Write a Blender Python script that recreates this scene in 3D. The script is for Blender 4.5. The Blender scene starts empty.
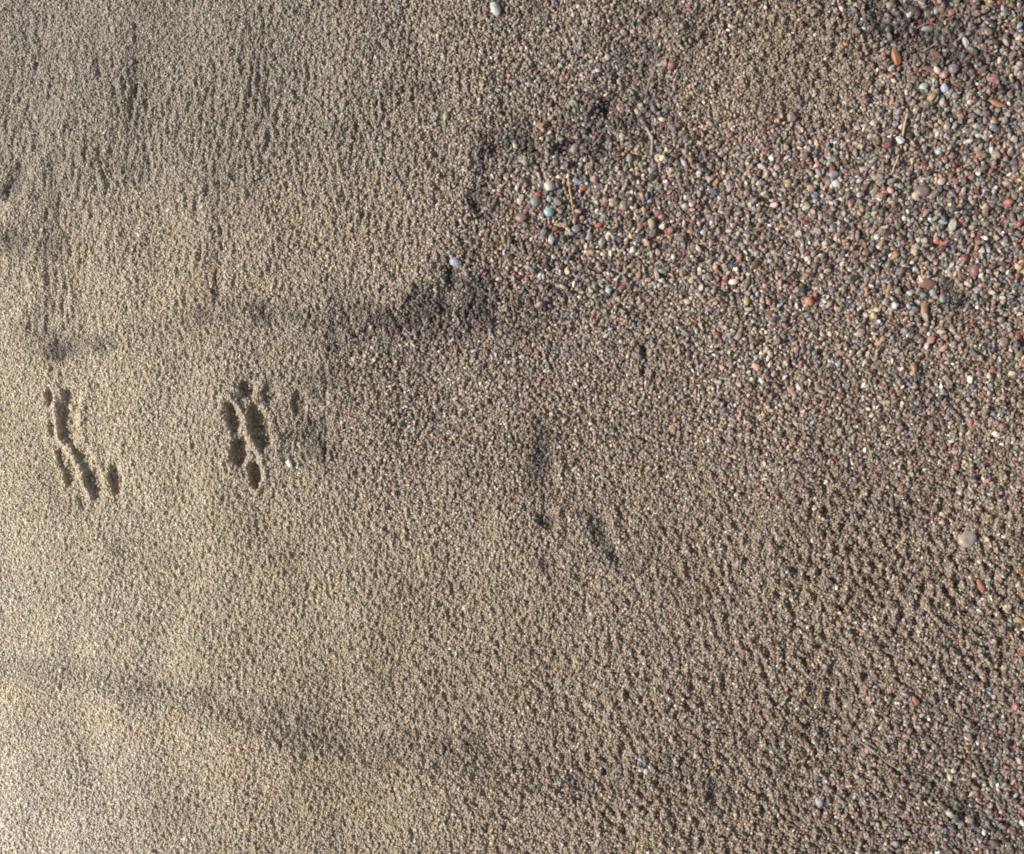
import bpy, bmesh, math
import numpy as np
from math import radians, pi
from mathutils import Vector

# ------------------------------------------------------------------ camera, sky, sun, exposure
scene = bpy.context.scene
C = scene.collection
K = 0.0006                      # metres on the ground per photograph pixel
W, H = 1024, 854
CAM_H = 0.80

cam_d = bpy.data.cameras.new('camera')
cam = bpy.data.objects.new('camera', cam_d)
C.objects.link(cam)
scene.camera = cam
cam.location = (0, 0, CAM_H)
cam.rotation_euler = (0, 0, 0)
cam_d.sensor_width = 36
cam_d.lens = 36 * CAM_H / (W * K)
cam_d.clip_start = 0.01
cam_d.clip_end = 500

SUN_EL, SUN_AZ = 33.0, 186.0    # azimuth of the sun measured from +X, counter-clockwise
SUN_STR, SKY_STR, EXPOSURE = 4.9, 0.092, 0.50
world = bpy.data.worlds.new('World')
scene.world = world
world.use_nodes = True
wn = world.node_tree.nodes
bg = wn['Background']
sky = wn.new('ShaderNodeTexSky')
sky.sky_type = 'NISHITA'
sky.sun_disc = False
sky.sun_elevation = radians(SUN_EL)
sky.sun_rotation = radians(90 - SUN_AZ)
hs = wn.new('ShaderNodeHueSaturation')      # a hazy, milky sky
hs.inputs['Saturation'].default_value = .42
world.node_tree.links.new(sky.outputs[0], hs.inputs['Color'])
world.node_tree.links.new(hs.outputs[0], bg.inputs[0])
bg.inputs[1].default_value = SKY_STR
sd = bpy.data.lights.new('sun', 'SUN')
sd.energy = SUN_STR
sd.angle = radians(0.6)
sd.color = (0.985, 0.96, 0.90)
sun = bpy.data.objects.new('sun', sd)
C.objects.link(sun)
dv = Vector((math.cos(radians(SUN_AZ)) * math.cos(radians(SUN_EL)),
             math.sin(radians(SUN_AZ)) * math.cos(radians(SUN_EL)),
             math.sin(radians(SUN_EL))))
sun.rotation_euler = dv.to_track_quat('Z', 'Y').to_euler()
sun.location = dv * 5
scene.cycles.filter_width = 1.9          # the lens is a little soft
vs = scene.view_settings
vs.view_transform = 'Standard'
vs.look = 'None'
vs.exposure = EXPOSURE
vs.gamma = 1
vs.use_curve_mapping = False

rng = np.random.default_rng(7)

# ------------------------------------------------------------------ maps over the ground (in photograph pixels)
MX, MY = 150, 130               # margin of fully modelled ground beyond the frame
X0, X1, Y0, Y1 = -MX, W + MX, -MY, H + MY
NX, NY = X1 - X0 + 1, Y1 - Y0 + 1
gx, gy = np.meshgrid(np.arange(X0, X1 + 1, dtype=np.float32), np.arange(Y0, Y1 + 1, dtype=np.float32))


def srgb(c):
    c = np.asarray(c, float) / 255.0
    return np.where(c <= 0.04045, c / 12.92, ((c + 0.055) / 1.055) ** 2.4)


def fnoise(lx, ly, ang=0.0, seed=0, band=True):
    """unit-variance gaussian noise; lx, ly = correlation lengths in px, ang = turn of the long axis"""
    r = np.random.default_rng(seed).standard_normal((NY, NX))
    fx = np.fft.fftfreq(NX)[None, :]
    fy = np.fft.fftfreq(NY)[:, None]
    a = radians(ang)
    u = fx * math.cos(a) + fy * math.sin(a)
    v = -fx * math.sin(a) + fy * math.cos(a)
    q = (u * lx) ** 2 + (v * ly) ** 2
    f = np.exp(-q * 9.0)
    if band:
        f = f * (1 - np.exp(-q * 30.0))
    n = np.fft.ifft2(np.fft.fft2(r) * f).real
    return (n / n.std()).astype(np.float32)


def field(pts, sig=120.0):
    """smooth map through control points (x, y, value...)"""
    acc, wsum = 0, 0
    for p in pts:
        w = np.exp(-((gx - p[0]) ** 2 + (gy - p[1]) ** 2) / (2 * sig * sig)) + 1e-9
        val = np.array(p[2:], dtype=np.float32)
        acc = acc + (w[..., None] * val)
        wsum = wsum + w
    r = acc / wsum[..., None]
    return r[..., 0] if r.shape[-1] == 1 else r


def sm(a, b, v):
    t = np.clip((v - a) / (b - a), 0, 1)
    return t * t * (3 - 2 * t)


# x, y, grain diameter, hummock height, hummock size, share of coloured gravel, R, G, B (colour of the dry ground)
CTRL = [
    (0, 0, 2.7, .55, 6, .10, 150, 140, 124), (200, 60, 2.9, .6, 6, .12, 148, 138, 121), (420, 60, 3.5, .8, 7, .30, 142, 130, 114),
    (560, 40, 4.2, .9, 8, .40, 126, 116, 103), (700, 60, 4.4, 1.3, 10, .45, 128, 117, 99), (850, 60, 4.9, 1.4, 12, .60, 124, 111, 95),
    (980, 60, 5.9, 1.2, 12, .90, 112, 102, 94),
    (0, 220, 2.6, .5, 6, .06, 158, 147, 127), (150, 220, 2.8, .7, 7, .08, 158, 146, 124), (330, 200, 3.2, 1.0, 8, .15, 152, 140, 119),
    (470, 190, 3.8, 1.1, 9, .35, 138, 127, 111), (600, 200, 5.3, .8, 9, .80, 130, 119, 106), (740, 200, 5.6, .8, 9, .90, 130, 116, 104),
    (880, 200, 6.2, .7, 9, 1.0, 124, 112, 104), (1000, 210, 6.2, .7, 9, 1.0, 122, 110, 102),
    (0, 400, 2.5, .5, 6, .04, 172, 160, 137), (150, 400, 2.7, .7, 7, .06, 166, 154, 130), (300, 400, 3.1, .8, 7, .15, 154, 143, 123),
    (450, 380, 3.5, .9, 8, .30, 138, 126, 110), (600, 360, 4.3, .8, 8, .55, 132, 119, 105), (760, 360, 4.6, .9, 9, .65, 131, 117, 103),
    (900, 370, 4.9, 1.0, 9, .75, 128, 114, 100), (1000, 380, 4.9, 1.1, 10, .75, 128, 113, 98),
    (0, 600, 2.4, .5, 6, .03, 182, 170, 146), (150, 600, 2.6, .8, 8, .05, 168, 156, 132), (320, 580, 3.0, 1.1, 9, .08, 160, 147, 123),
    (500, 560, 3.4, 1.1, 9, .20, 148, 135, 115), (680, 560, 3.6, 1.3, 10, .30, 139, 125, 107), (850, 560, 3.9, 1.6, 12, .45, 130, 115, 98),
    (1000, 560, 4.1, 1.7, 12, .55, 128, 112, 95),
    (0, 760, 2.5, .5, 6, .06, 184, 172, 148), (150, 780, 2.8, .7, 7, .10, 166, 154, 133), (320, 780, 3.1, 1.1, 9, .12, 158, 145, 121),
    (500, 760, 3.5, 1.3, 10, .25, 145, 131, 111), (680, 780, 3.8, 1.5, 11, .35, 136, 122, 104), (850, 780, 4.2, 1.4, 12, .55, 124, 111, 96),
    (1000, 810, 5.0, 1.0, 11, .80, 112, 102, 92), (0, 854, 2.5, .4, 6, .05, 190, 180, 160),
]
fld = field(CTRL, 75.0)
fld[..., 0] = np.interp(fld[..., 0], [2.4, 2.8, 3.4, 4.0, 5.0, 6.3], [1.8, 1.95, 2.3, 2.9, 3.8, 4.7])
S_map, A_map, L_map, G_map = fld[..., 0], fld[..., 1], fld[..., 2], fld[..., 3]
A_map = A_map * np.interp(gx, [0, 250, 500, 900], [.42, .66, .92, 1.08])
base_rgb = srgb(fld[..., 4:7])
n_big = fnoise(24, 34, 0, 11, False)
n_mid = fnoise(7, 12, 0, 12, False)
n_fine = fnoise(2.0, 3.2, 0, 13, False)

# the tan sand laid down at upper left ends at a ragged, worn edge; coarser, darker ground comes out beyond it
bx = np.interp(gy, [-130, 0, 60, 110, 160, 220, 265, 292, 318, 345, 400, 470, 560, 700], [560, 530, 515, 500, 486, 470, 448, 425, 370, 338, 334, 346, 420, 520]).astype(np.float32)
edge = gx - bx + 10 * n_big + 7 * n_mid + 4 * n_fine
tongue = sm(-8, 10, edge) * sm(560, 400, gy) * sm(20, 230, gy)
coarse = tongue * sm(260, 40, edge)
S_map = S_map + .55 * coarse
G_map = np.clip(G_map + .30 * coarse + .10 * sm(300, 600, gx), 0, 1)
base_rgb = base_rgb * (1 - .20 * coarse)[..., None]
base_rgb = base_rgb * (1 + .13 * sm(330, 0, gx) * sm(120, 420, gy) + .06 * sm(400, 0, gx))[..., None]  # brighter to the left: a hazy glow painted into the ground colour
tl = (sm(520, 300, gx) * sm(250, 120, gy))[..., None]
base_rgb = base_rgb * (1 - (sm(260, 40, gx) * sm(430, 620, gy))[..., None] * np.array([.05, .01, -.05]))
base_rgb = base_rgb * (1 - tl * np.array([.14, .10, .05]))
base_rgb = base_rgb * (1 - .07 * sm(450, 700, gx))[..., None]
hue = (.5 * n_big + .45 * n_mid + .25 * n_fine) * np.interp(gx, [0, 350, 800], [.25, .5, 1])
base_rgb = base_rgb * (1 + hue[..., None] * np.array([.035, .03, -.05]))
g1 = sm(300, 800, gx)[..., None]
base_rgb = base_rgb * (np.array([1.0, 1.0, .985]) * (1 - g1) + np.array([1.02, .985, .91]) * g1)

# dark heavy-mineral and ochre sand in patches; DARK also paints shade of hollows and ridge: x, y, rx, ry, turn, strength
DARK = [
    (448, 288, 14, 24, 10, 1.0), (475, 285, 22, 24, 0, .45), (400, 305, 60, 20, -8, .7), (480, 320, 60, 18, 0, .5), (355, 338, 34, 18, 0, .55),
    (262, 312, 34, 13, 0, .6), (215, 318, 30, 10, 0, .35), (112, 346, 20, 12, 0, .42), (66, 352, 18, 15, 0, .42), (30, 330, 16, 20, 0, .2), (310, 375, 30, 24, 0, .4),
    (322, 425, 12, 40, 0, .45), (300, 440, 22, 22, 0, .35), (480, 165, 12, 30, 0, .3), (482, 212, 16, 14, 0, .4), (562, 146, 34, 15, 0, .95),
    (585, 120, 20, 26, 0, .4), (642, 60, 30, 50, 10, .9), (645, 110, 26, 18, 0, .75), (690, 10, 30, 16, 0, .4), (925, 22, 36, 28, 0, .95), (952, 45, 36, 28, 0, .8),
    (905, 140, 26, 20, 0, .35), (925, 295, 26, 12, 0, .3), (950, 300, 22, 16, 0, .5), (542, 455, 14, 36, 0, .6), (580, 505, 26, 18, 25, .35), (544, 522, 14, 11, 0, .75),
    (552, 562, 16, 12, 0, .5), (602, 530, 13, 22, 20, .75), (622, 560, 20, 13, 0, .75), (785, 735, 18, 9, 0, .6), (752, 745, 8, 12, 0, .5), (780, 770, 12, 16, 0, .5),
    (165, 690, 46, 10, 6, .3), (285, 714, 46, 14, 10, .42), (400, 740, 70, 16, 8, .35), (500, 752, 60, 16, 6, .3), (70, 665, 60, 10, 2, .12),  # the low ridge's shaded side, painted dark
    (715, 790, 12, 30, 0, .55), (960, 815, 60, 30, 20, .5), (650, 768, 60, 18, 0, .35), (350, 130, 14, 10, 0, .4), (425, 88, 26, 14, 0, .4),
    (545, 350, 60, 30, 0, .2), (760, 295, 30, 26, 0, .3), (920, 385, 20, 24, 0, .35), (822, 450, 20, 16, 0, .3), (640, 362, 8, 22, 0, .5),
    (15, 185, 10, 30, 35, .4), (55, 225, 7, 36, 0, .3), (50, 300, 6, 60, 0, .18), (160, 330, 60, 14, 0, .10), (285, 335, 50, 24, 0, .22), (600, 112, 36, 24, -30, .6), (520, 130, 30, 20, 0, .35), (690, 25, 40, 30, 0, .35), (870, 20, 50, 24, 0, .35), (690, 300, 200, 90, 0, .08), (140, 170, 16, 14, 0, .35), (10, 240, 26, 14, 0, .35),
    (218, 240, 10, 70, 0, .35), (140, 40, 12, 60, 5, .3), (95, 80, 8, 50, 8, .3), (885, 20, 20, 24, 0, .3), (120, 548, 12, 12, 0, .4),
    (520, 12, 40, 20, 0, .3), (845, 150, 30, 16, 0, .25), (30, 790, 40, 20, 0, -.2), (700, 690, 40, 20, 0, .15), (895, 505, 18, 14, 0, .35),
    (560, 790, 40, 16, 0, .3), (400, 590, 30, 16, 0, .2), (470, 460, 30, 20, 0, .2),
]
OCHRE = [
    (780, 80, 70, 36, 0, .7), (845, 110, 34, 30, 0, .7), (730, 50, 40, 26, 0, .4), (470, 120, 20, 60, 5, .3), (360, 240, 90, 40, 10, .4),
    (170, 290, 70, 30, 0, .5), (500, 240, 30, 40, 0, .4), (330, 790, 110, 26, 8, .7), (150, 730, 80, 18, 12, .8), (40, 702, 60, 14, 8, .6), (240, 765, 70, 16, 14, .6),
    (600, 810, 80, 20, 0, .5), (20, 600, 60, 60, 0, .3), (60, 470, 60, 40, 0, .25), (1000, 30, 20, 20, 0, .5), (280, 560, 120, 60, 0, .2), (520, 600, 60, 60, 0, .2),
]


def blobs(lst):
    m = np.zeros_like(gx)
    for (x, y, rx, ry, a, k) in lst:
        a = radians(a)
        dx, dy = gx - x, gy - y
        u = dx * math.cos(a) + dy * math.sin(a)
        v = -dx * math.sin(a) + dy * math.cos(a)
        m += k * np.exp(-((u / rx) ** 2 + (v / ry) ** 2) * 0.9)
    return m


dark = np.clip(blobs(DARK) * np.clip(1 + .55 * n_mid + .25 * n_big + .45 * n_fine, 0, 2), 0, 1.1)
dark = np.clip(dark + .30 * sm(-2, 5, edge) * sm(46, 8, edge) * sm(350, 280, gy) * sm(60, 200, gy) * (1 + .5 * n_mid), 0, 1.1)  # shade beyond the ragged sand edge, painted into the colour
dark = np.clip(dark + .10 * np.clip(n_big + .35 * n_mid, 0, 2), 0, 1.1)
ochre = np.clip(blobs(OCHRE) * (1 + .4 * n_mid) + .12 * np.clip(-n_big, 0, 2), 0, 1)

dep = np.clip(1.25 * np.exp(-(((gx - 790) / 95) ** 2 + ((gy - 75) / 60) ** 2)) + .3 * n_mid * .5, 0, 1)
S_map = S_map * (1 - .28 * dep)
G_map = G_map * (1 - .55 * dep)
ochre = np.clip(ochre + .7 * dep, 0, 1)
base_rgb = base_rgb * (1 + .08 * dep)[..., None]
# ---- relief, in pixels of height
Z = np.zeros_like(gx)
h_vs = fnoise(2.4, 7.5, 3, 22)
h_s = fnoise(1.9, 3.0, 0, 23)
h_m = fnoise(2.5, 3.4, -22, 24)
h_l = fnoise(3.3, 4.6, -30, 25)
wl = sm(7, 12, L_map)
humm = h_s * (1 - wl) + (.55 * h_m + .75 * h_l) * wl
# sharpen the crests so that hummocks read as little lumps of grains
humm = np.where(humm > 0, humm ** 0.85, -np.abs(humm) ** 1.1)
Z += A_map * humm * 1.0
streak = sm(560, 380, gx) * sm(420, 260, gy)
Z += .36 * h_vs * streak * np.clip(1 + .5 * n_big, .2, 2)
Z += 2.6 * (1 - sm(-11, 13, edge)) * sm(400, 330, gy) * sm(40, 200, gy)
Z += 1.6 * fnoise(40, 70, 0, 26, False) + .8 * fnoise(18, 26, 0, 27, False)

# long low ridge crossing the lower left corner
yr = np.interp(gx, [-150, 0, 100, 180, 260, 360, 480, 620, 800, 1180], [675, 683, 696, 714, 742, 770, 786, 800, 820, 850]).astype(np.float32)
d = gy - yr
fade = sm(760, 420, gx)
Z += fade * 8.5 * np.exp(-(np.where(d < 0, d / 21.0, d / 40.0)) ** 2)
Z += -fade * 2.0 * np.exp(-((d + 26) / 16.0) ** 2)


def groove(pts, wd, depth, berm=0.5):
    """a scratch along a line: dip with a low berm beyond it"""
    global Z
    wx, wy = gx + 2.2 * n_big + 1.3 * n_mid, gy
    best = np.full_like(gx, 1e9)
    side = np.zeros_like(gx)
    for (ax, ay), (bx, by) in zip(pts[:-1], pts[1:]):
        ex, ey = bx - ax, by - ay
        t = np.clip(((wx - ax) * ex + (gy - ay) * ey) / (ex * ex + ey * ey), 0, 1)
        qx, qy = wx - (ax + t * ex), gy - (ay + t * ey)
        dd = np.hypot(qx, qy)
        s = np.sign(qx)
        m = dd < best
        best = np.where(m, dd, best)
        side = np.where(m, s, side)
    rough = np.clip(.8 + .75 * n_mid + .3 * n_big, 0, 1.8)
    best = best * (1 + .25 * n_mid)
    Z -= depth * rough * np.exp(-(best / wd) ** 2)
    Z += depth * berm * np.exp(-((best - 1.9 * wd) / (1.1 * wd)) ** 2) * (side > 0)


groove([(46, 195), (54, 225), (49, 262), (53, 300), (50, 335), (55, 370)], 3.4, .55)
groove([(40, 145), (24, 170), (8, 195), (-8, 222)], 7.0, 2.8, .5)
groove([(116, 235), (118, 290)], 2.0, 1.6)
groove([(66, 270), (68, 330)], 2.2, 1.6)
groove([(323, 362), (327, 385), (324, 410), (328, 435), (330, 458)], 2.8, 1.8, .5)
groove([(196, 200), (200, 260)], 2.4, 2.0)
groove([(216, 215), (219, 300)], 3.0, 1.8)
groove([(98, 40), (104, 110)], 3, 1.2)
groove([(136, 20), (142, 110)], 5, .7)
groove([(472, 150), (476, 190)], 6, 1.4)
groove([(641, 345), (641, 378)], 3.6, 2.8)

groove([(857, 740), (882, 760), (908, 777)], 2.6, 2.2)
groove([(715, 772), (716, 806)], 5.0, 1.4)
groove([(500, 150), (535, 146), (562, 147), (596, 122), (625, 95), (640, 62), (652, 30), (690, 0)], 10, 4.4, .3)
groove([(470, 128), (466, 170), (480, 215)], 7, 1.2, .4)
groove([(445, 262), (449, 305)], 11, 2.0, .3)
groove([(905, 60), (907, 120), (893, 175)], 3.0, 1.5)

Z += .45 * fnoise(1.0, 1.5, 0, 41) * np.interp(gx, [0, 500, 1000], [.6, 1, 1])
# x, y, rx, ry, turn, depth, owner print (0 none)
PITS = [
    (246.5, 388, 8.5, 8.5, 0, 9, 1), (233, 420, 6.5, 16, -8, 9, 1), (239.5, 452, 7, 16, -4, 13, 1), (261.5, 430, 8.5, 24, -14, 9, 1),
    (256, 472, 6.5, 15, 0, 12, 1), (270, 394, 8, 12, 0, 6, 1), (298, 403, 7, 14, 0, 6, 1),
    (71, 396, 10, 12, 0, 8, 2), (67, 424, 8.5, 25, -6, 9.5, 2), (50, 398, 3.6, 9, 0, 5, 2), (51.5, 428, 3.6, 10, -4, 6, 2), (61, 456, 4.4, 12, -8, 6.5, 2),
    (69.5, 474, 5, 13, -8, 6.5, 2), (84, 458, 7, 14, -14, 7, 2), (94, 483, 7.5, 18, -18, 8.5, 2), (116, 478, 7, 17, -4, 9, 2), (82, 503, 4, 9, -12, 4, 2),
    (543, 521, 11, 10, 0, 8, 3), (552, 563, 13, 11, 0, 4.5, 3), (600, 525, 11, 20, -18, 4.6, 3), (621, 558, 16, 11, 20, 6, 3), (543, 462, 12, 24, 0, 2.4, 3), (572, 500, 9, 12, -30, 3.0, 3),
    (120, 548, 10, 9, 0, 2.5, 0), (448, 288, 15, 24, 4, 3, 0), (562, 147, 16, 9, 0, 6, 0), (482, 212, 12, 10, 0, 3, 0), (70, 352, 14, 10, 0, 3, 0),
    (110, 346, 14, 9, 0, 2.5, 0), (262, 312, 20, 8, 0, 3, 0), (640, 60, 14, 28, 8, 4, 0), (925, 25, 26, 20, 0, 7, 0), (955, 48, 22, 16, 0, 4, 0), (880, 15, 10, 18, 0, 3, 0), (905, 52, 6, 14, 0, 3, 0), (785, 735, 14, 6, 0, 2.5, 0),
    (290, 462, 5, 5, 0, 1.5, 0), (482, 165, 10, 24, 0, 1.0, 0), (20, 184, 9, 24, 38, 1.5, 0),
]
region = np.zeros((NY, NX), np.int16)
pit_lvl = np.full((NY, NX), 1.0, np.float32)
# hummocks are pressed flat inside the prints
press = np.zeros_like(gx)
pit_depth = np.zeros_like(gx)
rimsum = np.zeros_like(gx)
for i, (x, y, rx, ry, a, dep, own) in enumerate(PITS):
    a = radians(a)
    if own in (1, 2):
        rx, ry = rx * 1.16, ry * 1.04
    dx, dy = gx - x, gy - y
    wob = 1 + .16 * n_mid + .10 * h_m + .05 * h_s
    u = (dx * math.cos(a) + dy * math.sin(a)) / (rx * wob)
    v = (-dx * math.sin(a) + dy * math.cos(a)) / (ry * wob)
    q = np.sqrt(u * u + v * v)
    prof = 1 - (sm(.50, 1.12, q) if own in (1, 2) else sm(.2, 1.2, q))
    pit_depth = np.maximum(pit_depth, dep * .66 * prof)
    press = np.maximum(press, (1 - sm(.7, 1.15, q)) * (1 if own in (1, 2) else .35))
    rimsum = np.maximum(rimsum, np.clip(.6 + .5 * n_mid, 0, 1.6) * dep * np.exp(-((q - 1.36) * min(rx, 9) / 3.0) ** 2) * (.17 if own in (1, 2) else .10))
    if own:
        m = q < np.minimum(1.12, pit_lvl)
        m = (q < 1.12) & (q < pit_lvl * 1.12)
        region[m] = i + 1
        pit_lvl = np.where(m, q / 1.12, pit_lvl)
Zs = Z.copy()
flat = fnoise(14, 20, 0, 30, False) * .5
Z = Zs * (1 - .45 * press) + .55 * fnoise(1.2, 1.5, 0, 31) * press + flat * press - pit_depth + rimsum * (1 - press)


def ridge(pts, wd, hgt):
    global Z
    best = np.full_like(gx, 1e9)
    for (ax, ay), (bx, by) in zip(pts[:-1], pts[1:]):
        ex, ey = bx - ax, by - ay
        t = np.clip(((gx - ax) * ex + (gy - ay) * ey) / (ex * ex + ey * ey), 0, 1)
        best = np.minimum(best, np.hypot(gx - (ax + t * ex), gy - (ay + t * ey)))
    Z += hgt * np.exp(-(best / wd) ** 2)
    return best


ridge([(230, 396), (239, 405), (246, 420), (250, 434), (256, 447), (262, 458), (265, 472), (263, 484), (258, 493)], 2.2, 2.6)
ridge([(55, 398), (56, 425), (58, 440), (70, 448), (77, 462), (82, 478), (90, 498)], 2.2, 2.4)
ridge([(609, 506), (614, 520), (615, 535), (624, 546)], 3.4, 2.8)
ridge([(640, 548), (643, 560), (636, 574)], 4.0, 1.3)
ridge([(557, 508), (561, 520), (557, 533)], 3.4, 3.0)
ridge([(553, 440), (559, 458), (560, 476)], 4.0, 2.0)

ed = np.minimum.reduce([gx - X0, X1 - gx, gy - Y0, Y1 - gy])
Z = (Z * sm(0, 60, ed)).astype(np.float32)


def samp(M, x, y):
    fx = np.clip(x - X0, 0, NX - 1.001)
    fy = np.clip(y - Y0, 0, NY - 1.001)
    ix, iy = fx.astype(int), fy.astype(int)
    tx, ty = fx - ix, fy - iy
    if M.ndim == 3:
        tx, ty = tx[:, None], ty[:, None]
    return (M[iy, ix] * (1 - tx) + M[iy, ix + 1] * tx) * (1 - ty) + (M[iy + 1, ix] * (1 - tx) + M[iy + 1, ix + 1] * tx) * ty


press_c = np.clip(pit_depth / 3.5, 0, 1)      # the sand is coloured darker with depth in the hollows
# colour of the fine sand: dry base colour and painted glow, mineral grains and painted shade, ochre stain
ALB = 0.98
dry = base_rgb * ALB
heavy = np.array([.085, .078, .085])  # dark mineral tone, used for the painted shade too
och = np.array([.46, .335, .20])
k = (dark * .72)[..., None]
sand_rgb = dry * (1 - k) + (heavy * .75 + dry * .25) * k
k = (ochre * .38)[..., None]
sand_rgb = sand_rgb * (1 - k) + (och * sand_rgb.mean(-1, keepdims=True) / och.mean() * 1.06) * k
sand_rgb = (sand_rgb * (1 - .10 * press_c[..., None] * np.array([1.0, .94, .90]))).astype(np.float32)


# ------------------------------------------------------------------ materials
def grain_mat(name, rough, use_obj=False, speck=0.25, scale=900.0):
    m = bpy.data.materials.new(name)
    m.use_nodes = True
    nt = m.node_tree
    n, l = nt.nodes, nt.links
    b = n['Principled BSDF']
    if use_obj:
        src = n.new('ShaderNodeObjectInfo').outputs['Color']
    else:
        a = n.new('ShaderNodeAttribute')
        a.attribute_name = 'tone'
        src = a.outputs['Color']
    tc = n.new('ShaderNodeTexCoord')
    no = n.new('ShaderNodeTexNoise')
    no.inputs['Scale'].default_value = scale
    no.inputs['Detail'].default_value = 4
    l.new(tc.outputs['Object'], no.inputs['Vector'])
    mr = n.new('ShaderNodeMapRange')
    mr.inputs['From Min'].default_value = .3
    mr.inputs['From Max'].default_value = .7
    mr.inputs['To Min'].default_value = 1 - speck
    mr.inputs['To Max'].default_value = 1 + speck
    l.new(no.outputs[0], mr.inputs['Value'])
    vm = n.new('ShaderNodeVectorMath')
    vm.operation = 'SCALE'
    l.new(src, vm.inputs[0])
    l.new(mr.outputs[0], vm.inputs['Scale'])
    l.new(vm.outputs[0], b.inputs['Base Color'])
    b.inputs['Roughness'].default_value = rough
    bu = n.new('ShaderNodeBump')
    bu.inputs['Strength'].default_value = .35
    bu.inputs['Distance'].default_value = .0004
    l.new(no.outputs[0], bu.inputs['Height'])
    l.new(bu.outputs[0], b.inputs['Normal'])
    return m


M_sand = grain_mat('packed_sand', .8, False, .45, 1100.0)
M_grain = grain_mat('sand_grain', .55, False, .22, 1500.0)
M_peb = grain_mat('pebble_stone', .5, True, .22, 1.6)
M_wood = grain_mat('dry_plant', .75, True, .35, 700.0)


# ------------------------------------------------------------------ mesh helpers
def make_mesh(name, co, faces, mat, tone=None, smooth=True):
    me = bpy.data.meshes.new(name)
    nv, (nf, fs) = len(co), faces.shape
    me.vertices.add(nv)
    me.loops.add(nf * fs)
    me.polygons.add(nf)
    me.vertices.foreach_set('co', np.ascontiguousarray(co, np.float32).ravel())
    me.loops.foreach_set('vertex_index', np.ascontiguousarray(faces, np.int32).ravel())
    me.polygons.foreach_set('loop_start', np.arange(0, nf * fs, fs, dtype=np.int32))
    me.polygons.foreach_set('use_smooth', np.full(nf, smooth))
    if tone is not None:
        at = me.attributes.new('tone', 'FLOAT_COLOR', 'POINT')
        c4 = np.ones((nv, 4), np.float32)
        c4[:, :3] = tone
        at.data.foreach_set('color', c4.ravel())
    me.materials.append(mat)
    me.update(calc_edges=True)
    return me


def link(name, me, parent=None):
    o = bpy.data.objects.new(name, me)
    C.objects.link(o)
    o.parent = parent
    return o


def world_xyz(x, y, z):
    return np.stack([(x - 512) * K, (427 - y) * K, z * K], -1)


# ------------------------------------------------------------------ the sand sheet, cut where a print's hollows begin
gv = world_xyz(gx.ravel(), gy.ravel(), Z.ravel())
vt = sand_rgb.reshape(-1, 3)
ii = np.arange(NX * NY, dtype=np.int64).reshape(NY, NX)
quads = np.stack([ii[:-1, :-1], ii[1:, :-1], ii[1:, 1:], ii[:-1, 1:]], -1).reshape(-1, 4)
freg = region[:-1, :-1].reshape(-1)

SKIRT = 25000                    # the beach runs on to the horizon
main = quads[freg == 0]
top, bot, lef, rig = ii[0, :], ii[-1, :], ii[:, 0], ii[:, -1]
loop = np.concatenate([top, rig[1:], bot[::-1][1:], lef[::-1][1:-1]])
cx, cy = 512.0, 427.0
co_list, tone_list, fac_list = [gv], [vt], [main]
prev = loop
lx, ly = gx.ravel()[loop], gy.ravel()[loop]
lt = vt[loop]
mean_t = vt.mean(0)
nbase = len(gv)
for j, f in enumerate([1.15, 1.5, 2.5, 6, 30, 80]):
    nx_, ny_ = cx + (lx - cx) * f, cy + (ly - cy) * f
    co_list.append(world_xyz(nx_, ny_, np.zeros_like(nx_)))
    w = min(1, j / 3 + .3)
    tone_list.append(lt * (1 - w) + mean_t * w)
    cur = nbase + np.arange(len(loop))
    nbase += len(loop)
    fac_list.append(np.stack([prev, cur, np.roll(cur, -1), np.roll(prev, -1)], -1)[:, ::-1])
    prev = cur
co = np.concatenate(co_list)
tone = np.concatenate(tone_list)
fac = np.concatenate(fac_list)


def compact(co, tone, fac):
    u, inv = np.unique(fac.ravel(), return_inverse=True)
    return co[u], tone[u], inv.reshape(fac.shape)


c_, t_, f_ = compact(co, tone, fac)
# make every face look up
e1 = c_[f_[:, 1]] - c_[f_[:, 0]]
e2 = c_[f_[:, 2]] - c_[f_[:, 0]]
flip = (e1[:, 0] * e2[:, 1] - e1[:, 1] * e2[:, 0]) < 0
f_[flip] = f_[flip][:, ::-1]
sheet = link('sand', make_mesh('sand', c_, f_, M_sand, t_))
sheet['kind'] = 'structure'

# ------------------------------------------------------------------ grains
def ico(sub):
    bm = bmesh.new()
    bmesh.ops.create_icosphere(bm, subdivisions=sub, radius=1)
    v = np.array([x.co[:] for x in bm.verts])
    f = np.array([[q.index for q in x.verts] for x in bm.faces])
    bm.free()
    return v, f


ICO1, ICO2, ICO3 = ico(1), ico(2), ico(3)

def sat(c):
    c = srgb(c)
    m = c.mean(-1, keepdims=True)
    return np.clip(m + (c - m) * 1.22, .02, .9) * np.array([.98, .985, 1.05])


def stones(base, count, cuts, seed):
    V, F = base
    rr = np.random.default_rng(seed)
    out = []
    for _ in range(count):
        P = V.copy()
        for _ in range(cuts):
            dvec = rr.normal(size=3)
            dvec /= np.linalg.norm(dvec)
            P = P - np.clip(P @ dvec - rr.uniform(.45, .85), 0, None)[:, None] * dvec * rr.uniform(.6, 1)
        out.append(P / np.abs(P).max(0))
    return np.array(out), F


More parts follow.
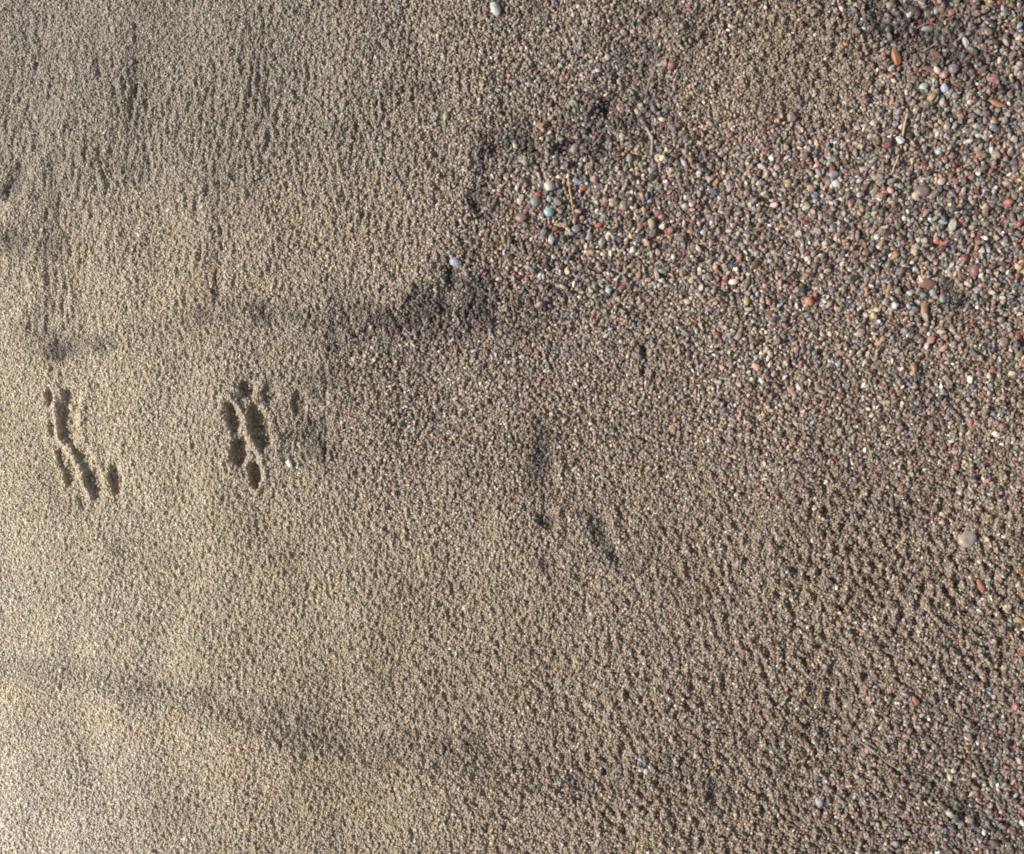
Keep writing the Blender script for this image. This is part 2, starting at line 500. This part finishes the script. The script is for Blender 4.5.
G_BIG, G_SMALL = stones(ICO2, 40, 6, 5), stones(ICO1, 30, 2, 6)
PALETTE = sat(np.array([
    (176, 160, 138), (160, 150, 138), (140, 132, 124), (190, 176, 152), (126, 112, 98), (150, 118, 98), (152, 98, 88), (128, 76, 74),
    (112, 106, 106), (92, 88, 92), (200, 194, 184), (178, 150, 112), (140, 144, 148), (172, 136, 124), (84, 70, 62), (124, 128, 112)], float))
PW = np.array([14, 14, 13, 8, 10, 9, 6, 3.5, 8, 6, 4, 4, 4, 6, 5, 2], float)
PW /= PW.sum()


def scatter(cellf, jit, tile=12, keep=1.0):
    xs, ys, ss = [], [], []
    for ty in range(Y0, Y1, tile):
        for tx in range(X0, X1, tile):
            s = S_map[min(ty + tile // 2 - Y0, NY - 1), min(tx + tile // 2 - X0, NX - 1)]
            n = max(1, int(round(tile / (s * cellf) + rng.uniform(-.3, .3))))
            c = tile / n
            a = (np.arange(n) + .5) * c
            px, py = np.meshgrid(a, a)
            px = px + (np.arange(n) % 2)[:, None] * c * .5
            px = tx + px.ravel() + rng.uniform(-jit, jit, n * n) * c
            py = ty + py.ravel() + rng.uniform(-jit, jit, n * n) * c
            xs.append(px); ys.append(py); ss.append(np.full(n * n, s))
    x, y, s = map(np.concatenate, (xs, ys, ss))
    m = (x > X0 + 2) & (x < X1 - 2) & (y > Y0 + 2) & (y < Y1 - 2)
    if keep < 1:
        m &= rng.random(len(x)) < keep
    return x[m], y[m], s[m]


def grain_arrays(x, y, z, a, b, c, rot, tilt, tilt2, col, base, jit):
    V, F = base
    n, m = len(x), V.shape[1]
    P = V[rng.integers(len(V), size=n)] * (1 + rng.uniform(-jit, jit, (n, m, 1)))
    P = P * np.stack([a, b, c], -1)[:, None, :]
    ct, st = np.cos(tilt)[:, None], np.sin(tilt)[:, None]
    X, Yv, Zv = P[..., 0], P[..., 1], P[..., 2]
    X, Zv = X * ct + Zv * st, -X * st + Zv * ct
    ct, st = np.cos(tilt2)[:, None], np.sin(tilt2)[:, None]
    Yv, Zv = Yv * ct + Zv * st, -Yv * st + Zv * ct
    cr, sr = np.cos(rot)[:, None], np.sin(rot)[:, None]
    X, Yv = X * cr - Yv * sr, X * sr + Yv * cr
    out = np.stack([(X + x[:, None] - 512) * K, (427 - y[:, None] + Yv) * K, (Zv + z[:, None]) * K], -1)
    faces = (F[None] + (np.arange(n) * m)[:, None, None]).reshape(-1, 3)
    return out.reshape(-1, 3), faces, np.repeat(col, m, 0)


def colours(x, y, s, d):
    """each grain its own mineral colour, pulled to the colour of the ground it lies in"""
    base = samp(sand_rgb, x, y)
    g = np.clip(samp(G_map, x, y), 0, 1)
    n = len(x)
    pal = PALETTE[rng.choice(len(PALETTE), n, p=PW)]
    pal = pal * (base.mean(1) / PALETTE.mean())[:, None] ** .8 * (1.10 - .12 * g[:, None])
    mix = (.26 + .66 * g) * rng.uniform(.5, 1.25, n)
    mix = np.clip(mix, 0, 1)[:, None]
    col = base * (1 - mix) + pal * mix
    col *= np.exp(rng.normal(0, .17 + .18 * g, n))[:, None]
    spark = rng.random(n) < (.006 + .006 * g)
    col[spark] = np.array([.56, .52, .47]) * rng.uniform(.6, 1.1, (spark.sum(), 1))
    blk = rng.random(n) < (.015 + .04 * g)
    col[blk] *= .35
    return np.clip(col, .01, .85)


x1, y1, s1 = scatter(.80, .42)
d1 = s1 * np.exp(rng.normal(0, 1, len(x1)) * np.interp(s1, [2.2, 4], [.12, .22]))
x2, y2, s2 = scatter(1.15, .6, keep=.55)
d2 = s2 * np.exp(rng.normal(0, 1, len(x2)) * np.interp(s2, [2.2, 4], [.14, .26]) + np.interp(s2, [2.2, 4], [.0, .16]))
gxs, gys = np.concatenate([x1, x2]), np.concatenate([y1, y2])
gds = np.concatenate([d1, d2])
lay = np.concatenate([np.zeros(len(x1)), np.ones(len(x2))])
gss = np.concatenate([s1, s2])
gds = np.clip(gds, 1.3, 8.6)
cov = np.clip(samp(G_map, gxs, gys), 0, 1)

# ------------------------------------------------------------------ pebbles of their own
R, Tn = 'rust', 'tan'
# x, y, rx, ry, turn, (R,G,B), label
HAND = [
    (496, 10, 5, 8, -25, (178, 184, 178), 'pale grey teardrop pebble at the top edge above the streaky sand'),
    (487, 10, 3, 2.5, 20, (168, 96, 72), 'tiny orange chip touching the pale grey teardrop pebble at the top edge'),
    (549, 188, 5.5, 6, 0, (208, 198, 172), 'cream rounded pebble a little above the turquoise pebble'),
    (549, 213, 5.5, 4.6, -8, (150, 200, 196), 'bright turquoise pebble, the largest of the blue green ones'),
    (549, 200, 3.6, 3.8, 0, (160, 162, 166), 'grey pebble between the cream rounded pebble and the turquoise pebble'),
    (583, 188.5, 3.4, 2.8, 0, (186, 92, 62), 'bright orange red pebble with a cream pebble close to its right'),
    (596, 188.5, 4.2, 2.6, -10, (200, 188, 170), 'flat cream pebble right of the bright orange red pebble'),
    (559, 178, 4, 3.6, 20, (206, 190, 166), 'cream pebble above and right of the cream rounded pebble'),
    (560.5, 199.5, 2.2, 3, 0, (214, 200, 184), 'very small white pebble right of the turquoise pebble'),
    (575.5, 181.5, 5, 3.8, 0, (140, 146, 158), 'blue grey pebble above the bright orange red pebble'),
    (584.5, 181, 3.6, 3.8, 0, (110, 124, 142), 'steel blue pebble just above the bright orange red pebble'),
    (551, 240.5, 4.2, 5.2, 5, (176, 178, 184), 'pale grey oval pebble below the turquoise pebble'),
    (588.5, 237, 5.2, 4.8, 0, (152, 148, 146), 'round mid grey pebble below the flat cream pebble'),
    (576, 230, 5, 4.4, -20, (138, 130, 138), 'mauve grey pebble left of the round mid grey pebble'),
    (521.5, 219, 6, 4.6, 10, (160, 112, 96), 'dusty rose pebble, left and slightly below the turquoise pebble'),
    (526.5, 210.5, 4, 4.2, 0, (170, 110, 104), 'pink pebble touching the top of the dusty rose pebble'),
    (520.5, 200, 4, 5.6, 15, (178, 168, 152), 'beige pebble standing upright above the pink pebble'),
    (517.5, 187, 2.8, 4.6, 12, (196, 184, 164), 'narrow cream pebble above the upright beige pebble'),
    (535.5, 203, 5.4, 5, 0, (136, 142, 128), 'grey green pebble left of the turquoise pebble'),
    (523, 182, 4.6, 4.2, 0, (104, 96, 110), 'dull purple pebble right of the narrow cream pebble'),
    (608, 290.5, 4, 4, 0, (168, 200, 206), 'small pale blue pebble, the lower of the two blue green ones'),
    (625, 285, 6, 3.8, -5, (176, 134, 84), 'ochre pebble up and right of the small pale blue pebble'),
    (580, 277, 4.2, 3.2, 15, (106, 98, 128), 'violet grey pebble left of the small pale blue pebble'),
    (746, 302, 3.2, 4.4, 0, (186, 172, 92), 'yellow pebble in the middle of the coarse gravel, among violet grey grains'),
    (748, 309.5, 4.6, 2.2, -5, (190, 182, 168), 'flat pale pebble directly below the yellow pebble'),
    (808, 301.5, 5, 4.8, 0, (202, 120, 66), 'round orange pebble in the gravel right of the yellow pebble'),
    (936.5, 240.5, 4.8, 4.4, 0, (196, 122, 78), 'rounded orange pebble among white and grey pebbles near the right side'),
    (876.5, 237, 3.6, 3.4, 0, (214, 206, 196), 'small round white pebble left of the rounded orange pebble'),
    (981, 250, 4, 4, 30, (208, 206, 200), 'white angular pebble near the right edge, right of the rounded orange pebble'),
    (963, 259, 4.8, 4.6, 0, (160, 80, 62), 'brick red round pebble below and left of the white angular pebble'),
    (974, 271, 5, 6, 10, (158, 96, 98), 'rose pebble below and right of the brick red round pebble'),
    (909, 293, 3.8, 3.4, 0, (206, 206, 196), 'small white pebble left of the brownish red long pebble'),
    (926, 284, 9.5, 5, 8, (148, 96, 78), 'brownish red long pebble lying level near the right edge'),
    (932, 293.5, 5, 4, 0, (160, 162, 164), 'light grey pebble tucked under the brownish red long pebble'),
    (942, 299, 4, 5, 0, (142, 148, 150), 'grey oval pebble down and right of the brownish red long pebble'),
    (822, 335, 3.6, 4.8, -20, (196, 180, 150), 'cream oval pebble below the round orange pebble'),
    (860, 333, 5.4, 4.6, -10, (176, 148, 134), 'pinkish beige pebble right of the cream oval pebble'),
    (1019, 336, 4, 4.2, 0, (158, 62, 54), 'deep red pebble cut by the right edge of the view'),
    (913, 368, 3.2, 6.2, -5, (186, 120, 92), 'orange pink pebble standing upright below the ochre chip'),
    (1004, 342, 5, 5.2, 0, (148, 116, 102), 'dusty brown pebble left and just below the deep red pebble'),
    (967, 539, 8.5, 9.5, 35, (166, 148, 136), 'large smooth taupe pebble on brown sand near the lower right, the largest stone there'),
    (980, 585, 3, 8.4, -32, (184, 104, 72), 'slanting orange red pebble below the large smooth taupe pebble'),
    (289.5, 463.5, 3.2, 4.4, -15, (226, 222, 208), 'white pebble beside the lower right of the deeper animal print'),
    (835, 184, 5.2, 3.8, -8, (220, 216, 206), 'clean white oval pebble in the upper right gravel'),
    (941.5, 100, 3, 4.8, -4, (222, 222, 222), 'upright white pebble near the top right corner'),
    (943, 89, 4, 4.6, -20, (170, 184, 200), 'bluish white pebble touching the top of the upright white pebble'),
    (923.5, 87, 5, 4, 0, (180, 186, 180), 'grey white pebble left of the bluish white pebble'),
    (906, 94, 2.6, 4.4, 4, (218, 200, 184), 'narrow white pebble below the ochre stain left of the grey white pebble'),
    (993, 79, 8.4, 5.4, 0, (176, 116, 114), 'large pink pebble near the right edge at the top'),
    (943, 76, 4, 4.4, 10, (190, 124, 112), 'salmon pebble at the right end of the red rimmed sliver'),
    (951.5, 71, 5.2, 5, 0, (140, 118, 114), 'mauve pebble right of the salmon pebble'),
    (965, 43, 3, 7.6, -18, (176, 180, 172), 'long pale grey pebble leaning left in the dark hollow at top right'),
    (1007, 42, 3, 5, -12, (184, 74, 68), 'bright red pebble leaning left near the top right corner'),
    (929, 27, 7, 3.8, -5, (138, 138, 132), 'grey oval pebble framed by the curled dry stalk'),
    (889, 5, 4, 3, -15, (182, 186, 172), 'pale green grey pebble cut close to the top edge'),
    (929, 70, 11, 3, 14, (150, 92, 84), 'red rimmed sliver of stone below the dark hollow at top right'),
    (997, 104, 9, 3.6, 24, (178, 108, 72), 'long orange pebble below the large pink pebble'),
    (978, 112, 5.6, 3.8, 30, (148, 144, 136), 'tilted grey pebble left of the long orange pebble'),
    (976, 127, 4.2, 3.6, 0, (160, 166, 164), 'small pale grey pebble below the tilted grey pebble'),
    (992, 127, 4.8, 4.4, 0, (138, 144, 150), 'blue grey pebble right of the small pale grey pebble'),
    (946, 127, 4, 4.4, 0, (176, 162, 140), 'beige pebble below the upright white pebble'),
    (1009, 5, 4.6, 4, 0, (186, 132, 84), 'ochre pebble at the very top right'),
    (998, 3, 4, 3.6, 0, (160, 70, 66), 'crimson pebble at the top edge left of the ochre pebble'),
    (907, 106, 3, 7, 6, (112, 66, 56), 'dark red brown pebble where the thin tan root begins'),
    (791, 118, 4.8, 6, 0, (156, 128, 122), 'upright mauve pebble left of the tan root'),
    (977, 155, 6, 4.8, 10, (182, 122, 98), 'salmon orange pebble below the blue grey pebble at the right'),
    (978, 136, 4.4, 3.2, 0, (182, 196, 208), 'icy blue white pebble above the salmon orange pebble'),
    (944, 135, 3.2, 3.8, 25, (196, 198, 202), 'small icy white pebble below the beige pebble'),
    (938, 152, 4, 3.6, 0, (188, 192, 190), 'pale round pebble below the small icy white pebble'),
    (940.5, 182, 4.8, 4.2, 0, (196, 178, 158), 'cream round pebble right of the broad taupe pebble'),
    (953, 182, 5.4, 4, 10, (178, 126, 118), 'rose pebble touching the right of the cream round pebble'),
    (969, 212, 3.2, 3, 0, (210, 206, 196), 'small white pebble below the rose and cream pair'),
    (921, 192, 7.4, 5.8, 15, (134, 116, 106), 'broad taupe pebble low in the gravel at the upper right'),
    (815, 196, 4, 3, 0, (112, 120, 150), 'blue pebble below and left of the clean white oval pebble'),
    (870, 137, 5, 3.6, -30, (166, 140, 126), 'pinkish tilted pebble left of the thin tan root'),
    (872, 124, 3.6, 3.2, 0, (190, 196, 200), 'icy grey pebble left of the top of the root'),
    (717, 192, 4, 3.4, 0, (112, 126, 156), 'slate blue pebble in the gravel, the left one of the two blue ones'),
    (717, 181, 2.8, 4, 0, (188, 116, 60), 'orange pebble just above the slate blue pebble'),
    (662, 217, 4.2, 3.6, 0, (174, 108, 108), 'rosy pebble in the gravel between the turquoise and slate blue pebbles'),
    (690, 231, 5, 3.2, 20, (186, 132, 96), 'apricot pebble below the slate blue pebble'),
    (624, 206, 5, 5.4, 0, (166, 132, 118), 'pinkish brown pebble left of the rosy pebble'),
    (841.5, 804.5, 3.8, 3.5, 0, (206, 206, 204), 'bright round pebble near the bottom, right of a pale grey oval one'),
    (819, 801, 4, 5.4, -15, (164, 166, 174), 'pale grey oval pebble near the bottom left of the bright round one'),
    (949, 813, 5, 4, 10, (184, 174, 158), 'cream pebble in the dark gravel of the bottom right corner'),
    (1015, 707, 4.2, 4, 0, (172, 82, 70), 'pinkish red pebble at the right edge in the lower part'),
    (1018, 620, 5.4, 4, -15, (188, 152, 84), 'yellow ochre pebble at the right edge below the taupe pebble'),
    (914, 700, 3, 6.4, -28, (176, 110, 80), 'slanting orange brown pebble in the lower right sand'),
    (1020, 821, 4, 3, 20, (212, 212, 208), 'white pebble in the extreme bottom right'),
    (783, 811, 3, 5, -28, (184, 122, 108), 'slanting pink pebble left of the pale grey oval one at the bottom'),
    (825, 482, 2.8, 2.4, 0, (222, 220, 214), 'tiny white pebble in the brown sand right of centre'),
    (646, 771.5, 3, 3, 0, (214, 214, 218), 'right one of two tiny white pebbles touching near the bottom'),
    (640, 770, 2.4, 2.6, 0, (208, 208, 214), 'left one of two tiny white pebbles touching near the bottom'),
    (641, 760, 4, 3, 30, (142, 152, 170), 'blue grey pebble just above the two tiny white pebbles'),
    (61, 670.5, 2.2, 2.4, 0, (224, 216, 200), 'single white grain standing out on the pale sand at lower left'),
    (446, 117, 3.6, 5, 0, (150, 162, 120), 'pale green pebble in the streaky sand near the top'),
    (455, 262, 5.6, 4.4, 0, (158, 160, 180), 'lilac grey pebble at the top of the black sand patch'),
    (434, 247.5, 4.4, 2, 25, (192, 138, 66), 'bright ochre chip left of the lilac grey pebble'),
    (575, 149, 4.6, 5.6, 30, (150, 138, 132), 'grey pebble at the right edge of the dark hollow at top centre'),
    (515, 145, 3.2, 4.6, -10, (204, 196, 172), 'cream pebble left of the dark hollow at top centre'),
    (924, 310, 4, 10, 2, (176, 130, 74), 'ochre chip of stone with upright shape below the brownish red long pebble'),
    (896.5, 57, 4.6, 12, -12, (170, 106, 44), 'orange ochre flake standing upright left of the red rimmed sliver'),
    (570, 124, 3, 3, 0, (120, 84, 64), 'brown pebble just above the dark hollow at top centre'),
    (549, 51, 4, 3.6, 0, (142, 118, 104), 'brownish pebble near the top between two streaks of dark sand'),
    (607, 58, 4, 3.6, 10, (190, 180, 162), 'whitish pebble left of the dark sand at top centre'),
    (671, 66, 4.4, 4.6, 0, (158, 96, 76), 'brick coloured pebble right of the dark sand at top centre'),
]
SH = []
for q in range(14):
    V, F = ICO3
    rr = np.random.default_rng(100 + q)
    P = V.copy()
    for _ in range(7):
        dvec = rr.normal(size=3)
        dvec /= np.linalg.norm(dvec)
        off = rr.uniform(.62, .92)
        t = P @ dvec
        P = P - np.clip(t - off, 0, None)[:, None] * dvec * rr.uniform(.5, .95)
    for _ in range(5):
        dvec = rr.normal(size=3) * rr.uniform(1, 2.6)
        P = P * (1 + .045 * np.sin(P @ dvec + rr.uniform(0, 6)))[:, None]
    P[:, :2] /= np.abs(P[:, :2]).max(0)
    SH.append(make_mesh('pebble', P, F, M_peb))

placed = []


def pebble(x, y, rx, ry, a, rgb, label, group, shape=None, up=None, cat='pebble'):
    o = bpy.data.objects.new('pebble', SH[rng.integers(len(SH)) if shape is None else shape])
    C.objects.link(o)
    rz = min(rx, ry) * rng.uniform(.62, .85)
    if rx > 8 or ry > 8:
        rz = min(rx, ry) * .6
    z = float(samp(Z, np.array([float(x)]), np.array([float(y)]))[0])
    o.location = ((x - 512) * K, (427 - y) * K, (z + rz * (.55 if up is None else up) + .4) * K)
    o.scale = (rx * K, ry * K, rz * K)
    o.rotation_euler = (rng.uniform(-.15, .15), rng.uniform(-.15, .15), -radians(a))
    c = srgb(rgb)
    c = (c * .72 + c.mean() * .28) * np.array([.74, .72, .69])
    o.color = (c[0], c[1], c[2], 1)
    o['label'] = label
    o['category'] = cat
    if group:
        o['group'] = group
    placed.append((x, y, max(rx, ry)))
    return o


GRP = 'pebbles lying on the gravelly sand'
for (x, y, rx, ry, a, rgb, lab) in HAND:
    pebble(x, y, rx, ry, a, rgb, lab, GRP, up=.15 if rx * ry > 130 else None)

# more pebbles, the largest of the gravel, each described from the pebbles picked out above
CLS = [('rust brown', (150, 92, 72)), ('dull pink', (166, 128, 116)), ('grey', (146, 142, 136)), ('beige', (176, 158, 134)), ('dark grey', (96, 92, 94)),
       ('pale cream', (196, 184, 162)), ('brown', (126, 104, 86)), ('blue grey', (128, 134, 144)), ('dark red', (118, 66, 58)), ('pale grey', (184, 182, 174))]
CP = np.array([10, 14, 20, 18, 8, 9, 13, 5, 4, 7.0])
CP /= CP.sum()
used = set(h[6] for h in HAND)
anchors = [(h[0], h[1], h[6]) for h in HAND if len(h[6].split()) <= 9]
short = {
    (549, 213): 'the bright turquoise pebble', (608, 290.5): 'the small pale blue pebble', (746, 302): 'the yellow pebble', (808, 301.5): 'the round orange pebble',
    (936.5, 240.5): 'the rounded orange pebble', (967, 539): 'the large taupe pebble', (835, 184): 'the clean white oval pebble', (993, 79): 'the large pink pebble',
    (941.5, 100): 'the upright white pebble', (717, 192): 'the slate blue pebble', (662, 217): 'the rosy pebble', (926, 284): 'the brownish red long pebble',
    (841.5, 804.5): 'the bright round bottom pebble', (914, 700): 'the slanting orange brown one', (822, 335): 'the cream oval pebble',
    (1019, 336): 'the deep red edge pebble', (791, 118): 'the upright mauve pebble', (977, 155): 'the salmon orange pebble', (588.5, 237): 'the round mid grey pebble',
    (921, 192): 'the broad taupe pebble', (963, 259): 'the brick red round pebble', (690, 231): 'the apricot pebble', (860, 333): 'the pinkish beige pebble',
    (671, 66): 'the brick coloured top pebble', (913, 368): 'the orange pink upright pebble', (949, 813): 'the cream bottom corner pebble',
    (980, 585): 'the slanting orange red pebble',
}
DIRS = ['right of', 'below and right of', 'below', 'below and left of', 'left of', 'above and left of', 'above', 'above and right of']
n_more, tries = 0, 0
while n_more < 300 - len(HAND) and tries < 40000:
    tries += 1
    x, y = rng.uniform(6, W - 6), rng.uniform(6, H - 6)
    s = S_map[int(y - Y0), int(x - X0)]
    if rng.random() > max(0.0, (s - 3.3) / 1.9) ** 1.6:
        continue
    r = rng.uniform(.56, .85) * s * 1.18
    if any((x - p[0]) ** 2 + (y - p[1]) ** 2 < (r + p[2]) ** 2 * .95 for p in placed):
        continue
    (ax, ay), an = min(short.items(), key=lambda kv: (kv[0][0] - x) ** 2 + (kv[0][1] - y) ** 2)
    dist = math.hypot(ax - x, ay - y)
    ang = math.degrees(math.atan2(y - ay, x - ax)) % 360
    dn = DIRS[int((ang + 22.5) // 45) % 8]
    near = 'close ' if dist < 22 else ('a little way ' if dist < 45 else ('' if dist < 80 else 'far '))
    ok = False
    for t in range(14):
        ci = rng.choice(len(CLS), p=CP)
        kx = rng.uniform(.68, 1.0)
        shp = 'round' if kx > .88 else ('oval' if kx > .77 else 'narrow')
        lab = f'{shp} {CLS[ci][0]} pebble {near}{dn} {an}'
        if lab not in used:
            ok = True
            break
    if not ok:
        continue
    used.add(lab)
    kx = max(kx, .5) if shp != 'narrow' else kx * .8
    rgb = np.clip(np.array(CLS[ci][1]) * rng.uniform(.9, 1.1), 30, 230)
    pebble(x, y, r, r * kx, rng.uniform(0, 180), rgb, lab, GRP)
    n_more += 1
print('pebbles', len(HAND), n_more)

# ------------------------------------------------------------------ grains again: keep clear of the pebbles, then build
pl = np.array(placed)
keep = np.ones(len(gxs), bool)
for (px, py, pr) in placed:
    m = np.abs(gxs - px) < pr
    idx = np.nonzero(m)[0]
    dd = (gxs[idx] - px) ** 2 + (gys[idx] - py) ** 2
    keep[idx[dd < (pr * .62) ** 2]] = False
gxs, gys, gds, lay, gss = gxs[keep], gys[keep], gds[keep], lay[keep], gss[keep]
preg = region[np.clip((gys - Y0).astype(int), 0, NY - 1), np.clip((gxs - X0).astype(int), 0, NX - 1)]
pin = samp(press, gxs, gys)
n = len(gxs)
gcol = colours(gxs, gys, gss, gds)
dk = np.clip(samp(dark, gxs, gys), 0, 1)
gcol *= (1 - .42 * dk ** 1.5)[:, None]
cv = np.clip(samp(G_map, gxs, gys), 0, 1)
zz = samp(Z, gxs, gys) + gds * (.10 + .22 * lay + rng.uniform(-.16, .16, n) * (1 + .8 * cv) + .10 * cv)
ra = gds * .5 * rng.uniform(.95, 1.45, n)
rb = gds * .5 * rng.uniform(.68, 1.0, n)
rc = gds * .5 * rng.uniform(.6, .95, n)
rot = rng.uniform(0, 2 * pi, n)
t1, t2 = rng.uniform(-.6, .6, n), rng.uniform(-.6, .6, n)


def build_grains(sel, base, jit):
    return grain_arrays(gxs[sel], gys[sel], zz[sel], ra[sel], rb[sel], rc[sel], rot[sel], t1[sel], t2[sel], gcol[sel], base, jit)


big = gds > 3.2
sel = np.nonzero((preg == 0) & big)[0]
c_, f_, t_ = build_grains(sel, G_BIG, .07)
o = link('gravel', make_mesh('gravel', c_, f_, M_grain, t_, False))
o['kind'] = 'stuff'; o['label'] = 'coarse multicoloured gravel grains covering the right side of the beach'; o['category'] = 'gravel'
sel = np.nonzero((preg == 0) & ~big)[0]
c_, f_, t_ = build_grains(sel, G_SMALL, .14)
o = link('sand_grains', make_mesh('sand_grains', c_, f_, M_grain, t_))
o['kind'] = 'stuff'; o['label'] = 'fine tan sand grains covering the left side of the beach'; o['category'] = 'sand'
print('grains', n, int(big.sum()))

# ------------------------------------------------------------------ the animal prints: hollows pressed in the sand
PRINTS = {1: ('deepest animal print, dark toe hollows with a raised sandy rim between them', (250, 430)),
          2: ('broad shallow animal print of long grey hollows nearest the left edge', (75, 440)),
          3: ('faint worn animal print of soft purplish dents in the brown sand at the centre', (580, 540))}
for own, (lab, (px, py)) in PRINTS.items():
    e = bpy.data.objects.new('animal_print', None)
    C.objects.link(e)
    e.empty_display_size = .01
    e.location = ((px - 512) * K, (427 - py) * K, 0)
    e['label'] = lab
    e['category'] = 'animal print'
    e['group'] = 'animal prints pressed in the sand'
    loc = np.array(e.location)
    for i, P in enumerate(PITS):
        if P[6] != own:
            continue
        fq = quads[freg == i + 1]
        if not len(fq):
            continue
        ca, ta, fa = compact(gv, vt, fq)
        e1 = ca[fa[:, 1]] - ca[fa[:, 0]]
        e2 = ca[fa[:, 2]] - ca[fa[:, 0]]
        fl = (e1[:, 0] * e2[:, 1] - e1[:, 1] * e2[:, 0]) < 0
        fa[fl] = fa[fl][:, ::-1]
        fa = np.concatenate([fa[:, [0, 1, 2]], fa[:, [0, 2, 3]]])
        sel = np.nonzero(preg == i + 1)[0]
        if len(sel):
            cb, fb, tb = build_grains(sel, G_SMALL, .14)
            fa = np.concatenate([fa, fb + len(ca)])
            ca = np.concatenate([ca, cb])
            ta = np.concatenate([ta, tb])
        link('toe_hollow' if P[3] < 15 else 'pad_hollow', make_mesh('hollow', ca - loc, fa, M_grain, ta), e)


# ------------------------------------------------------------------ bits of plant
def hz(x, y):
    return float(samp(Z, np.array([float(x)]), np.array([float(y)]))[0])


def stalk(name, pts, r, rgb, label, cat, lift=1.6, taper=.45, nodes=0, seg=8, group=None):
    """a bent stalk lying on the ground, slightly lumpy, closed at both ends"""
    p = np.array(pts, float)
    t = np.linspace(0, 1, len(p))
    m = max(12, len(p) * 6)
    tt = np.linspace(0, 1, m)
    # smooth the corners
    px, py = np.interp(tt, t, p[:, 0]), np.interp(tt, t, p[:, 1])
    for _ in range(3):
        px[1:-1] = (px[:-2] + px[1:-1] * 2 + px[2:]) / 4
        py[1:-1] = (py[:-2] + py[1:-1] * 2 + py[2:]) / 4
    px[1:-1] += rng.normal(0, .18, m - 2)
    pz = np.array([hz(a, b) for a, b in zip(px, py)])
    for _ in range(6):
        pz[1:-1] = (pz[:-2] + pz[1:-1] * 2 + pz[2:]) / 4
    pz += lift + r * .7
    rr = r * (1 - taper * tt) * (1 + .10 * rng.normal(size=m))
    for q in range(nodes):
        rr *= 1 + .45 * np.exp(-((tt - (q + .7) / (nodes + .4)) / .03) ** 2)
    rr[0] *= .5
    rr[-1] *= .4
    co = []
    for i in range(m):
        j0, j1 = max(0, i - 1), min(m - 1, i + 1)
        dx, dy = px[j1] - px[j0], py[j1] - py[j0]
        L = math.hypot(dx, dy) or 1
        nx_, ny_ = -dy / L, dx / L
        for s in range(seg):
            a = 2 * pi * s / seg
            wv = rr[i] * (1 + .12 * math.sin(3 * a + i))
            co.append((px[i] + nx_ * math.cos(a) * wv, py[i] + ny_ * math.cos(a) * wv, pz[i] + math.sin(a) * wv * .85))
    co = np.array(co)
    base = world_xyz(np.array([px[m // 2]]), np.array([py[m // 2]]), np.array([pz[m // 2]]))[0]
    V = world_xyz(co[:, 0], co[:, 1], co[:, 2]) - base
    me = bpy.data.meshes.new(name)
    fs = []
    for i in range(m - 1):
        for s in range(seg):
            a, b = i * seg + s, i * seg + (s + 1) % seg
            fs.append((a, b, b + seg, a + seg))
    fs.append(tuple(range(seg))[::-1])
    fs.append(tuple((m - 1) * seg + s for s in range(seg)))
    me.from_pydata([tuple(v) for v in V], [], fs)
    me.materials.append(M_wood)
    for pg in me.polygons:
        pg.use_smooth = True
    o = link(name, me)
    o.location = base
    c = srgb(rgb)
    o.color = (c[0], c[1], c[2], 1)
    o['label'] = label
    o['category'] = cat
    if group:
        o['group'] = group
    return o


stalk('root', [(907, 108), (905, 118), (902, 132), (900, 148), (895, 162), (889, 176)], 1.1, (178, 152, 128), 'thin tan root bending down through the gravel below the orange ochre flake', 'root', 3.2, nodes=2)
stalk('twig', [(638, 346), (638.8, 358), (637.6, 366), (638.4, 376)], 1.15, (118, 90, 76), 'short dark brown twig lying upright in a groove near the middle of the gravel', 'twig', 2.0, .15)
stalk('straw', [(650, 350), (660, 348), (677, 345)], .8, (168, 150, 124), 'thin pale straw lying crosswise just right of the short dark brown twig', 'straw', 2.4)
stalk('dry_stalk', [(912, 36), (916, 29), (922, 24.5), (931, 22), (938, 25)], 1.2, (138, 86, 80), 'reddish curled dry stalk arching over the grey oval pebble in the dark hollow', 'dry stalk', 3.0)
stalk('straw', [(922, 52), (930, 48), (936, 42)], .9, (150, 132, 112), 'short pale straw in the dark hollow below the grey oval pebble', 'straw', 3.0)
stalk('straw', [(855, 738), (870, 748), (884, 760), (897, 768), (909, 777)], .9, (132, 124, 118), 'long grey straw slanting across the brown sand at lower right, the lower of two', 'straw', 2.2)
stalk('straw', [(861, 737), (874, 746), (885, 756)], .8, (142, 128, 108), 'short tan straw slanting beside the long grey straw, the upper of two', 'straw', 2.2)
stalk('straw', [(699, 244), (718, 243.5)], .7, (166, 142, 116), 'thin level straw in the gravel below the apricot pebble', 'straw', 3.2)
stalk('root', [(568, 179), (570, 192), (572, 205), (573, 214)], 1.0, (156, 130, 100), 'thin brown root running down between the turquoise pebble and the bright orange red pebble', 'root', 2.8)
stalk('root', [(592, 148), (600, 138), (606, 128)], .8, (130, 112, 88), 'fine root fibre slanting up from the dark hollow at top centre', 'root', 2.8)
stalk('root', [(645, 128), (652, 140), (651, 156)], 1.6, (140, 126, 114), 'pale grey woody root piece standing out below the dark sand at top centre', 'root', 2.0, .2)
stalk('root', [(881, 160), (882, 200), (887, 230)], .7, (120, 100, 84), 'fine dark root fibre left of the bend of the thin tan root', 'root', 2.4)
